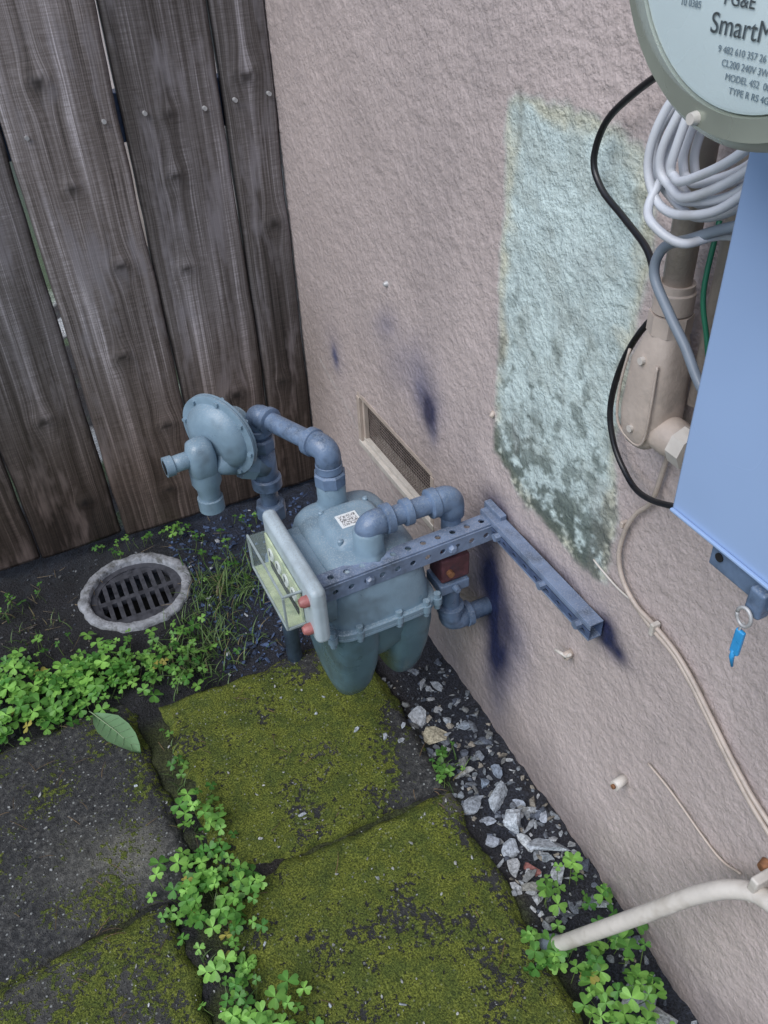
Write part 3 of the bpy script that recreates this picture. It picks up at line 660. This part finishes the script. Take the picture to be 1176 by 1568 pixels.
gp.append(box('index_glass_case',(GX0+.001,GY0+.001,GZ0),(GX1,GY1-.001,GZ1-.001),M_glass,.003,3))
e_=.0030
M_frame=simple('index_frame',(.30,.35,.35),.35,.2,40,.1)
for nm,a,b_ in (('frame_top_front',(GX0-.0005,GY0,GZ1-e_),(GX0+e_,GY1,GZ1)),('frame_bottom_front',(GX0-.0005,GY0,GZ0-.004),(GX0+e_,GY1,GZ0)),('frame_near_post',(GX0-.0005,GY0-.001,GZ0),(GX0+e_,GY0+e_,GZ1-e_)),('frame_far_post',(GX0-.0005,GY1-e_,GZ0),(GX0+e_,GY1+.001,GZ1-e_)),('frame_near_top',(GX0+e_,GY0-.001,GZ1-e_),(GX1,GY0+e_,GZ1+.0005)),('frame_near_bottom',(GX0+e_,GY0-.001,GZ0-.004),(GX1,GY0+e_,GZ0))):
    gp.append(box(nm,a,b_,M_frame,.0006))
M_dialp=simple('dial_plate',(.58,.64,.40),.4,.25,40,.1,dirt=(.30,.38,.25))
gp.append(box('index_floor',(GX0+e_,GY0+e_,GZ0-.003),(GX1,GY1-e_,GZ0-.001),M_dialp,0))
gp.append(box('index_dial_plate',(-.3560,-.896,GZ0+.003),(-.3530,-.740,.506),M_dialp,0))
for k in range(4): 
    gp.append(ringed('index_dial_%d'%k,(-.3565,-.872+k*.034,.482),(-.3595,-.872+k*.034,.482),[(0,.0115),(1,.0115)],M_white_plastic,20))
    gp.append(box('dial_hand_%d'%k,(-.3605,-.8735+k*.034,.480),(-.3600,-.8705+k*.034,.491),M_dark,0))
gp.append(box('index_counter',(-.3585,-.885,.449),(-.3570,-.760,.462),M_dark,0))
for k,(yy_,zz_) in enumerate(((-.924,.510),(-.924,.452))):
    gp.append(ringed('cover_screw_%d'%k,(-.350,yy_,zz_),(-.366,yy_,zz_),[(0,.0095),(.6,.0095),(1,.006)],M_knob,12))
r=.0165
zt_=.620
gp.append(tube('inlet_pipe',[(PI[0],PI[1],.54),(PI[0],PI[1],zt_),(-.294,-.570,zt_),(-.294,-.570,-.02)],r,M_pipe,20,.030))
def collar(n,p0,p1,rr,mat=M_pipe,seg=24): gp.append(ringed(n,p0,p1,[(0,rr-.003),(.12,rr),(.88,rr),(1,rr-.003)],mat,seg))
collar('inlet_union',(PI[0],PI[1],.552),(PI[0],PI[1],.578),.027,M_pipe,8)
collar('inlet_elbow_collar_low',(PI[0],PI[1],.578),(PI[0],PI[1],.595),.0225)
dirv=(Vector((-.294,-.570,zt_))-Vector((PI[0],PI[1],zt_))).normalized()
e1=Vector((PI[0],PI[1],zt_)); e2=Vector((-.294,-.570,zt_))
gp.append(tube('inlet_elbow',fillet([e1-Vector((0,0,.034)),e1,e1+dirv*.034],.028),.0215,M_pipe,20))
collar('inlet_elbow_collar_high',e1+dirv*.028,e1+dirv*.043,.024)
gp.append(tube('riser_elbow',fillet([e2-dirv*.030,e2,e2-Vector((0,0,.032))],.026),.0205,M_pipe,20))
collar('riser_elbow_collar_a',e2-dirv*.038,e2-dirv*.026,.0235); collar('riser_elbow_collar_b',(-.294,-.57,.595),(-.294,-.57,.582),.0235)
collar('riser_union_a',(-.294,-.57,.575),(-.294,-.57,.548),.026,M_pipe,8)
gp.append(tube('riser_body',[(-.294,-.57,.55),(-.294,-.57,.47)],.0225,M_pipe,20))
collar('riser_union_b',(-.294,-.57,.49),(-.294,-.57,.465),.0275,M_pipe,24)
collar('riser_union_c',(-.294,-.57,.43),(-.294,-.57,.395),.028,M_pipe,8)
collar('riser_valve',(-.294,-.57,.30),(-.294,-.57,.24),.028,M_pipe,12)
OX=-.078
OZ=.562
gp.append(tube('outlet_pipe',[(PO[0],PO[1],.54),(PO[0],PO[1],OZ),(OX,PO[1],OZ),(OX,PO[1],.282),(.02,PO[1],.282)],r,M_pipe,20,.028))
o1=Vector((PO[0],PO[1],OZ)); ex=Vector((1,0,0)); ez=Vector((0,0,1))
gp.append(tube('outlet_elbow_a',fillet([o1-ez*.03,o1,o1+ex*.034],.026),.0215,M_pipe,20)); collar('outlet_elbow_collar',o1+ex*.026,o1+ex*.042,.0245)
o2=Vector((OX,PO[1],OZ)); gp.append(tube('outlet_elbow_b',fillet([o2-ex*.034,o2,o2-ez*.034],.026),.0215,M_pipe,20)); collar('outlet_elbow_collar_b',o2-ex*.042,o2-ex*.026,.0245)
collar('outlet_coupling',(-.165,PO[1],OZ),(-.150,PO[1],OZ),.022)
o3=Vector((OX,PO[1],.282)); gp.append(tube('outlet_elbow_c',fillet([o3+ez*.034,o3,o3+ex*.034],.026),.0215,M_pipe,20)); collar('outlet_elbow_collar_c',o3+ez*.026,o3+ez*.042,.0245); collar('outlet_elbow_collar_d',o3+ex*.028,o3+ex*.042,.0235)
gp.append(box('shutoff_valve',(OX-.030,-.890,.402),(OX+.024,-.844,.452),M_red,.004))
gp.append(box('valve_plate',(OX-.034,-.894,.378),(OX+.022,-.840,.399),M_pipe,.003))
gp.append(ringed('valve_bolt',(OX-.016,-.890,.425),(OX-.016,-.899,.425),[(0,.006),(1,.006)],M_rust,8))
gp.append(ringed('valve_stem',(OX-.006,-.894,.389),(OX-.006,-.904,.389),[(0,.007),(1,.005)],M_pipe,10))
# regulator
rp=[]
c=Vector((-.364,-.578,.606)); n=Vector((-.84,-.54,-.02)).normalized()
rp.append(ringed('diaphragm_rim',c-n*.006,c+n*.006,[(0,.072),(.1,.076),(.45,.076),(.46,.074),(.54,.074),(.55,.076),(.9,.076),(1,.072)],M_meter,48))
rp.append(ringed('front_dome',c+n*.005,c+n*.030,[(0,.063),(.35,.060),(.7,.050),(1,.036)],M_meter,36))
rp.append(ringed('back_dome',c-n*.005,c-n*.036,[(0,.066),(.4,.058),(.75,.044),(1,.030)],M_meter,36))
t1=n.cross(Vector((0,0,1))).normalized(); t2=t1.cross(n).normalized()
for k in range(8):
    a=2*math.pi*k/8+.2; p=c+(t1*math.cos(a)+t2*math.sin(a))*.0695
    rp.append(ringed('rim_bolt_%d'%k,p-n*.010,p+n*.010,[(0,.0045),(1,.0045)],M_meter,6))
bc=c+n*.044+Vector((-.006,0,-.012))
rp.append(loft('valve_body',[(bc.x,bc.y,bc.z-.040,.018,.018,2.5),(bc.x,bc.y,bc.z-.030,.024,.025,2.8),(bc.x,bc.y,bc.z,.025,.026,2.8),(bc.x,bc.y,bc.z+.022,.021,.022,2.6),(bc.x,bc.y,bc.z+.030,.012,.012,2.2)],M_meter,28))
rp.append(tube('vent_nozzle',[bc,bc+Vector((-.060,-.006,.0))],.0145,M_meter,18)); rp.append(ringed('nozzle_lip',bc+Vector((-.048,-.005,0)),bc+Vector((-.062,-.006,0)),[(0,.017),(1,.0175)],M_meter,20))
rp.append(ringed('nozzle_bore',bc+Vector((-.0622,-.006,0)),bc+Vector((-.063,-.006,0)),[(0,.012),(1,.012)],M_dark,16))
bpq=c+n*.042+Vector((-.006,0,0))
rp.append(ringed('bottom_port',bpq+Vector((0,0,-.035)),bpq+Vector((0,0,-.125)),[(0,.026),(.35,.026),(.5,.020),(.72,.0185),(.73,.0225),(1,.0225)],M_meter,20))
rp.append(ringed('spring_cap',c-n*.034,c-n*.058,[(0,.026),(.8,.026),(1,.02)],M_meter,20))
rp.append(tube('side_neck',[c+Vector((.02,0,-.055)),Vector((-.294,-.572,.512))],.022,M_meter,18)); rp.append(tube('side_neck_b',[c+n*.03+Vector((0,0,-.03)),c+Vector((.03,0,-.06))],.028,M_meter,18))
rp.append(ringed('side_nut',Vector((-.335,-.572,.533)),Vector((-.312,-.572,.522)),[(0,.028),(1,.028)],M_meter,8))
group('gas_regulator',rp,tuple(c))
group('gas_meter',gp,(CX,CY,.38))

def holed(name,origin,U,W,nu_,nw,cu,cw,rad,mat,th=.0028,shape='c'):
    V=[];F=[]; O=Vector(origin);U=Vector(U);W=Vector(W)
    sq=[]
    for a,b_ in (((-1,-1),(1,-1)),((1,-1),(1,1)),((1,1),(-1,1)),((-1,1),(-1,-1))):
        for k in range(4): t=k/4; sq.append((a[0]+(b_[0]-a[0])*t,a[1]+(b_[1]-a[1])*t))
    for i in range(nu_):
        for j in range(nw):
            cx=(i+.5)*cu; cw_=(j+.5)*cw; b0=len(V)
            for (s_,t_) in sq: V.append(O+U*(cx+s_*cu/2)+W*(cw_+t_*cw/2))
            for (s_,t_) in sq:
                a=math.atan2(t_,s_); V.append(O+U*(cx+rad*math.cos(a)*(1 if shape=='c' else 1.7))+W*(cw_+rad*math.sin(a)))
            for k in range(16): F.append((b0+k,b0+(k+1)%16,b0+16+(k+1)%16,b0+16+k))
    ob=mkobj(name,V,F,mat)
    bm=bmesh.new(); bm.from_mesh(ob.data); bmesh.ops.remove_doubles(bm,verts=bm.verts,dist=1e-5); bmesh.ops.recalc_face_normals(bm,faces=bm.faces); bm.to_mesh(ob.data); bm.free()
    m=ob.modifiers.new('s','SOLIDIFY'); m.thickness=th; m.offset=0
    return ob
sp_=[]
SL=.345; n_=13
sp_.append(holed('front_leg',(-.342,-.9075,.4755),(1,0,.02),(0,0,1),n_,1,SL/n_,.029,.0052,M_strut))
sp_.append(holed('top_leg',(-.342,-.9065,.5065),(1,0,.02),(0,1,0),n_,1,SL/n_,.029,.0052,M_strut))
for k,xx in enumerate((-.325,-.245,-.10)):
    zb=.49+(xx+.342)*.02
    sp_.append(ringed('strut_bolt_%d'%k,(xx,-.906,zb),(xx,-.916,zb),[(0,.0075),(.7,.0075),(1,.005)],M_strut,6))
sp_.append(box('corner_tab',(-.016,-.915,.485),(-.003,-.865,.530),M_strut,.002))
group('support_bracket',sp_,(-.17,-.9,.49))
wp=[]
wp.append(box('channel_back',(-.006,-1.168,.492),(-.0045,-.872,.520),M_strutdark,0))
wp.append(holed('channel_face',(-.026,-.872,.4945),(0,-1,0),(0,0,1),10,1,.0296,.013,.0035,M_strutdark,.002,'s'))
wp.append(box('channel_top',(-.027,-1.168,.5185),(-.004,-.872,.5215),M_strut,.0008))
wp.append(box('channel_bottom',(-.027,-1.168,.4905),(-.004,-.872,.4935),M_strut,.0008))
wp.append(box('channel_lip',(-.027,-1.168,.511),(-.0245,-.872,.518),M_strut,.0006))
for k,yy_ in enumerate((-1.145,-1.055,-.93)): wp.append(ringed('channel_bolt_%d'%k,(-.026,yy_,.506),(-.036,yy_,.506),[(0,.007),(1,.007)],M_strut,6))
group('wall_strut_channel',wp,(0,-1.02,.505))

# ------------------------------------------------------------------ ELECTRIC BOX + METER
ep=[]
ep.append(box('cabinet',(-.160,-1.78,.935),(-.03,-1.387,1.262),M_box,.003))
ep.append(box('latch_flange',(-.158,-1.56,.912),(-.154,-1.436,.9345),M_pipe,.0015))
ep.append(box('door_lip',(-.164,-1.778,.9365),(-.1605,-1.389,.9395),M_box,.001))
ep.append(ringed('latch_hole',(-.1585,-1.446,.926),(-.1595,-1.446,.926),[(0,.004),(1,.004)],M_dark,14))
ep.append(box('latch_hasp',(-.165,-1.500,.903),(-.152,-1.484,.930),M_pipe,.003))
group('electrical_panel_box',ep,(-.1,-1.58,1.1))
mp=[]
mc=Vector((-.262,-1.462,1.362))
mp.append(ringed('base_socket',(-.160,mc.y,mc.z),(-.225,mc.y,mc.z),[(0,.092),(1,.092)],M_ring,64))
mp.append(ringed('sealing_ring',(-.225,mc.y,mc.z),(-.262,mc.y,mc.z),[(0,.093),(.15,.099),(.55,.101),(.85,.099),(1,.094),(1.0,.083),(.9,.082)],M_ring,96))
mp.append(ringed('face_plate',(-.230,mc.y,mc.z),(-.2615,mc.y,mc.z),[(0,.080),(.97,.0815),(1,.0795)],M_face,96))
mp.append(ringed('glass_dome',(-.2605,mc.y,mc.z),(-.276,mc.y,mc.z),[(0,.0815),(.5,.080),(.85,.076),(1,.070)],M_glass2,96))
mp.append(ringed('ring_seal',(-.2600,mc.y+.02,mc.z-.0885),(-.266,mc.y+.02,mc.z-.0885),[(0,.004),(1,.003)],M_cream,12))
def text(s,size,yy_,zz_,bold=.0):
    cu=bpy.data.curves.new('label_text','FONT'); cu.body=s; cu.size=size; cu.offset=bold; cu.extrude=.0001; cu.materials.append(M_ink)
    ob=bpy.data.objects.new('label_text',cu); col.objects.link(ob)
    mw=Matrix(((0,0,-1,-.2622),(-1,0,0,yy_),(0,1,0,zz_),(0,0,0,1)))
    dg=bpy.context.evaluated_depsgraph_get(); me=bpy.data.meshes.new_from_object(ob.evaluated_get(dg)); me.transform(mw)
    o2_=bpy.data.objects.new('label_text',me); col.objects.link(o2_); bpy.data.objects.remove(ob); mp.append(o2_)
text('SmartMeter',.0128,-1.441,1.3130); text('SmartMeter',.0128,-1.4413,1.3130); text('PG&E',.0085,-1.447,1.3255); text('PG&E',.0085,-1.4472,1.3255)
for k in range(4): text(['9 482 610 357 26','CL200 240V 3W 60Hz','MODEL 4S2  0081 LL','TYPE R RS 4G 2216'][k],.0044,-1.449+(-.004*k),1.3055-k*.0056)
text('10 0385',.0045,-1.418,1.322); text('240V CL200',.0042,-1.414,1.329)
text('KWH',.006,-1.43,1.343)
text('0 1 4 8 2',.02,-1.44,1.36,.0004)
group('electric_meter',mp,tuple(mc))

tp=[]
tp.append(tube('wire_loop',[Vector((-.168,-1.490+.007*math.cos(a),.902+.009*math.sin(a))) for a in np.linspace(0,6.28,20)],.0016,M_brass,6))
tp.append(tube('wire_tail',[(-.166,-1.490,.894),(-.166,-1.488,.885),(-.165,-1.489,.878)],.0012,M_brass,6))
tp.append(box('blue_flag',(-.1675,-1.494,.858),(-.1635,-1.485,.885),M_tag,.0015))
tp.append(tube('flag_tail',[(-.165,-1.489,.862),(-.165,-1.488,.852),(-.165,-1.491,.843)],[.003,.0022,.001],M_tag,8))
group('utility_seal_tag',tp,(-.162,-1.49,.9))

# conduit
cp=[]
cy_=-1.226; cx_=-.040
cp.append(tube('riser_conduit',[(cx_,cy_,1.02),(cx_,cy_,1.75)],.0140,M_beige,20))
cp.append(ringed('coupling_upper',(cx_,cy_,1.022),(cx_,cy_,1.050),[(0,.0195),(.7,.0195),(.75,.0175),(1,.0175)],M_beige,24))
cp.append(ringed('coupling_lower',(cx_,cy_,1.000),(cx_,cy_,1.020),[(0,.0215),(1,.0215)],M_beige,8))
cp.append(loft('lb_body',[(cx_,cy_+.010,.862,.008,.006,2.4),(cx_,cy_+.006,.868,.018,.018,3),(cx_,cy_+.004,.880,.024,.026,3.2),(cx_,cy_+.003,.905,.025,.030,3.4),(cx_,cy_+.002,.965,.024,.027,3.4),(cx_,cy_,.985,.022,.022,2.8),(cx_,cy_,1.003,.019,.019,2)],M_beige,36))
cp.append(ringed('side_hub',(cx_,cy_-.015,.893),(cx_,cy_-.048,.893),[(0,.021),(.6,.021),(1,.019)],M_beige,24))
cp.append(ringed('hub_locknut',(cx_,cy_-.046,.893),(cx_,cy_-.064,.893),[(0,.0215),(1,.0215)],M_cream,8))
cp.append(tube('side_conduit',[(cx_,cy_-.060,.893),(cx_,-1.36,.893),(cx_,-1.41,.94)],.0140,M_beige,20,.03))
cp.append(tube('lb_seam',catmull([(cx_-.0235,cy_-.018,.975),(cx_-.0255,cy_-.021,.93),(cx_-.0245,cy_-.018,.888),(cx_-.020,cy_,.873),(cx_-.0245,cy_+.024,.888),(cx_-.0255,cy_+.028,.93),(cx_-.0235,cy_+.024,.975)]),.0016,M_beige,6))
for zz_ in (.892,.972): cp.append(ringed('cover_screw',(cx_-.023,cy_+.003,zz_),(cx_-.0275,cy_+.003,zz_),[(0,.004),(1,.004)],M_cream,10))
group('electrical_conduit',cp,(cx_,cy_,.95))
tube('vertical_pipe',[(-.022,-1.262,.93),(-.022,-1.262,1.7)],.008,M_beige,12)
tube('vertical_pipe',[(-.02,-1.292,.95),(-.02,-1.290,1.7)],.010,M_rust,12)
tube('vertical_pipe',[(-.03,-1.325,.95),(-.03,-1.322,1.7)],.012,M_beige,12)
tube('ground_wire',catmull([(-.04,-1.262,1.12),(-.05,-1.27,1.06),(-.05,-1.285,1.02),(-.05,-1.30,.98)]),.0025,M_green,8)

# cables
tube('black_cable',catmull([(-.10,-1.30,1.275),(-.05,-1.19,1.232),(-.03,-1.115,1.190),(-.022,-1.072,1.155),(-.02,-1.058,1.116),(-.022,-1.079,1.092),(-.03,-1.13,1.078),(-.045,-1.185,1.068),(-.06,-1.22,1.05)]),.0036,M_black,10)
tube('black_cable',catmull([(-.014,-1.215,1.02),(-.016,-1.185,.997),(-.02,-1.160,.955),(-.02,-1.142,.905),(-.02,-1.137,.855),(-.02,-1.150,.818),(-.022,-1.176,.795),(-.03,-1.216,.789),(-.04,-1.27,.812),(-.05,-1.34,.86),(-.06,-1.40,.94)]),.0036,M_black,10)
tube('grey_cable',catmull([(-.11,-1.42,1.19),(-.102,-1.337,1.151),(-.10,-1.294,1.127),(-.098,-1.262,1.108),(-.098,-1.256,1.082),(-.10,-1.284,1.057),(-.10,-1.309,1.037),(-.10,-1.345,1.005),(-.09,-1.40,.98)]),.0045,M_grey,12)
cl=[]
for k in range(8):
    s_=k*.0045; dx=-.014*math.sin(k*2.1)+.004*math.cos(k*5.); j1=.003*math.sin(k*3.7); j2=.003*math.cos(k*2.9)
    pts=[(-.075+dx*.5,-1.272-.6*s_,1.268),(-.085+dx,-1.262-.5*s_+j1,1.245),(-.095+dx,-1.246-s_*1.0,1.220),(-.10+dx,-1.234-s_*1.3+j2,1.190),(-.10+dx,-1.238-s_*1.2+j1,1.163+s_*.5),(-.10+dx,-1.260-s_*.6,1.146+s_*.9+j2),(-.105+dx,-1.295,1.145+s_*1.0),(-.105+dx,-1.335,1.164+s_*1.1+j1),(-.10+dx,-1.365,1.20+s_),(-.09+dx,-1.36,1.24)]
    cl.append(tube('loop_%d'%k,catmull(pts),.0037,M_white,12))
cl.append(tube('strap',catmull([(-.10,-1.250,1.165),(-.118,-1.258,1.146),(-.125,-1.275,1.137),(-.115,-1.30,1.128),(-.09,-1.32,1.136),(-.09,-1.40,1.15)]),.0038,M_white,10))
group('coiled_white_cable',cl,(-.1,-1.28,1.19))
wl=[]
wa=[(-.012,-1.245,.885),(-.010,-1.229,.839),(-.009,-1.218,.771),(-.008,-1.196,.735),(-.008,-1.183,.700),(-.008,-1.179,.654),(-.008,-1.195,.621),(-.008,-1.225,.603),(-.008,-1.257,.600),(-.008,-1.300,.592),(-.008,-1.336,.575),(-.008,-1.377,.547),(-.008,-1.431,.511),(-.008,-1.484,.485),(-.008,-1.60,.45)]
wl.append(tube('wire_a',catmull(wa),.0032,M_beige,8))
wb=[(-.007,-1.218,.602),(-.008,-1.258,.592),(-.008,-1.300,.585),(-.008,-1.336,.567),(-.008,-1.377,.539),(-.008,-1.431,.501),(-.008,-1.484,.472),(-.008,-1.60,.43)]
wl.append(tube('wire_b',catmull(wb),.0034,M_beige,8))
wl.append(box('clip_a',(-.015,-1.266,.586),(-.002,-1.259,.606),M_cream,.002)); wl.append(box('clip_b',(-.013,-1.181,.70),(-.002,-1.175,.710),M_beige,.002))
wl.append(tube('stray_wire',catmull([(-.006,-1.22,.602),(-.005,-1.185,.598),(-.005,-1.15,.602),(-.005,-1.13,.606)]),.0015,M_cream,6))
wl.append(tube('paint_run',catmull([(-.004,-1.30,.355),(-.004,-1.35,.352),(-.004,-1.44,.335),(-.004,-1.48,.35)]),.0018,M_beige,6))
group('painted_wall_wire',wl)
st1=[]
st1.append(tube('tie_stub',[(.002,-1.106,.393),(-.014,-1.108,.390)],.007,M_beige,10)); st1.append(tube('tie_tail',[(-.012,-1.112,.394),(-.018,-1.09,.392)],.003,M_cream,8)); st1.append(tube('tie_tail_b',[(-.012,-1.108,.388),(-.012,-1.118,.405)],.0025,M_cream,8))
group('cut_pipe_stub',st1,(0,-1.106,.39))
st2=[tube('plug',[(.002,-1.262,.266),(-.022,-1.266,.266)],.008,M_cream,10),tube('plug_core',[(-.022,-1.266,.266),(-.026,-1.266,.266)],.004,M_rust,8)]
group('cut_pipe_stub',st2,(0,-1.262,.266))
mkn=[ringed('screw_head',(.002,-.489,.757),(-.006,-.489,.757),[(0,.006),(.5,.005),(1,.003)],M_brass,10)]; group('wall_screw',mkn,(0,-.489,.757))
mkn=[tube('screw_head',[(.002,-.856,.690),(-.005,-.858,.683)],.004,M_beige,8)]; group('wall_screw',mkn,(0,-.856,.685))
pth=catmull([(-.150,-1.300,-.04),(-.149,-1.330,.005),(-.128,-1.385,.135),(-.095,-1.432,.245),(-.062,-1.467,.325),(-.038,-1.497,.372),(-.024,-1.530,.392),(-.02,-1.60,.400),(-.02,-1.80,.40)],10)
pp=[tube('pipe_run',pth,.0118,M_cream,20)]
pp.append(ringed('pipe_boot',(-.150,-1.318,-.02),(-.146,-1.336,.016),[(0,.017),(.8,.016),(1,.013)],M_grey,16))
pp.append(box('pipe_strap',(-.036,-1.520,.372),(-.004,-1.508,.418),M_cream,.003)); pp.append(ringed('strap_screw',(-.002,-1.503,.410),(-.012,-1.503,.410),[(0,.009),(1,.006)],M_rust,10))
group('irrigation_pipe',pp,(-.08,-1.45,.2))

# ------------------------------------------------------------------ CAMERA
Xr=Vector((0.89937,0.30351,-0.31493)).normalized();Yr=Vector((-0.4353,0.5511,-0.7120)); Yr=(Yr-Xr*Yr.dot(Xr)).normalized(); Zr=Xr.cross(Yr)
cam=bpy.data.cameras.new('camera'); co_=bpy.data.objects.new('camera',cam); col.objects.link(co_)
M3=Matrix((Xr,Yr,Zr)).to_4x4(); co_.matrix_world=Matrix.Translation((-.609,-1.8,1.4))@M3
cam.sensor_fit='VERTICAL'; cam.sensor_height=36; cam.lens=1310/1568*36; cam.clip_start=.02; cam.clip_end=500
scene.camera=co_

# ------------------------------------------------------------------ LIGHT
w=bpy.data.worlds.new('World'); scene.world=w; w.use_nodes=True; nt=w.node_tree; bg=nt.nodes['Background']
sky=nt.nodes.new('ShaderNodeTexSky'); sky.sky_type='NISHITA'; sky.sun_disc=False
el,az=math.radians(52),math.radians(248)
sky.sun_elevation=el; sky.sun_rotation=az; sky.ozone_density=1.6; nt.links.new(sky.outputs[0],bg.inputs[0]); bg.inputs[1].default_value=.15
sun=bpy.data.lights.new('sun','SUN'); sun.energy=2.7; sun.angle=math.radians(50); sun.color=(1,.985,.97)
so=bpy.data.objects.new('sun',sun); col.objects.link(so)
dvec=Vector((math.sin(az)*math.cos(el),math.cos(az)*math.cos(el),math.sin(el)))
so.rotation_euler=dvec.to_track_quat('Z','Y').to_euler(); so.location=(-2,-1,4)
scene.view_settings.view_transform='Standard'; scene.view_settings.look='None'; scene.view_settings.exposure=0
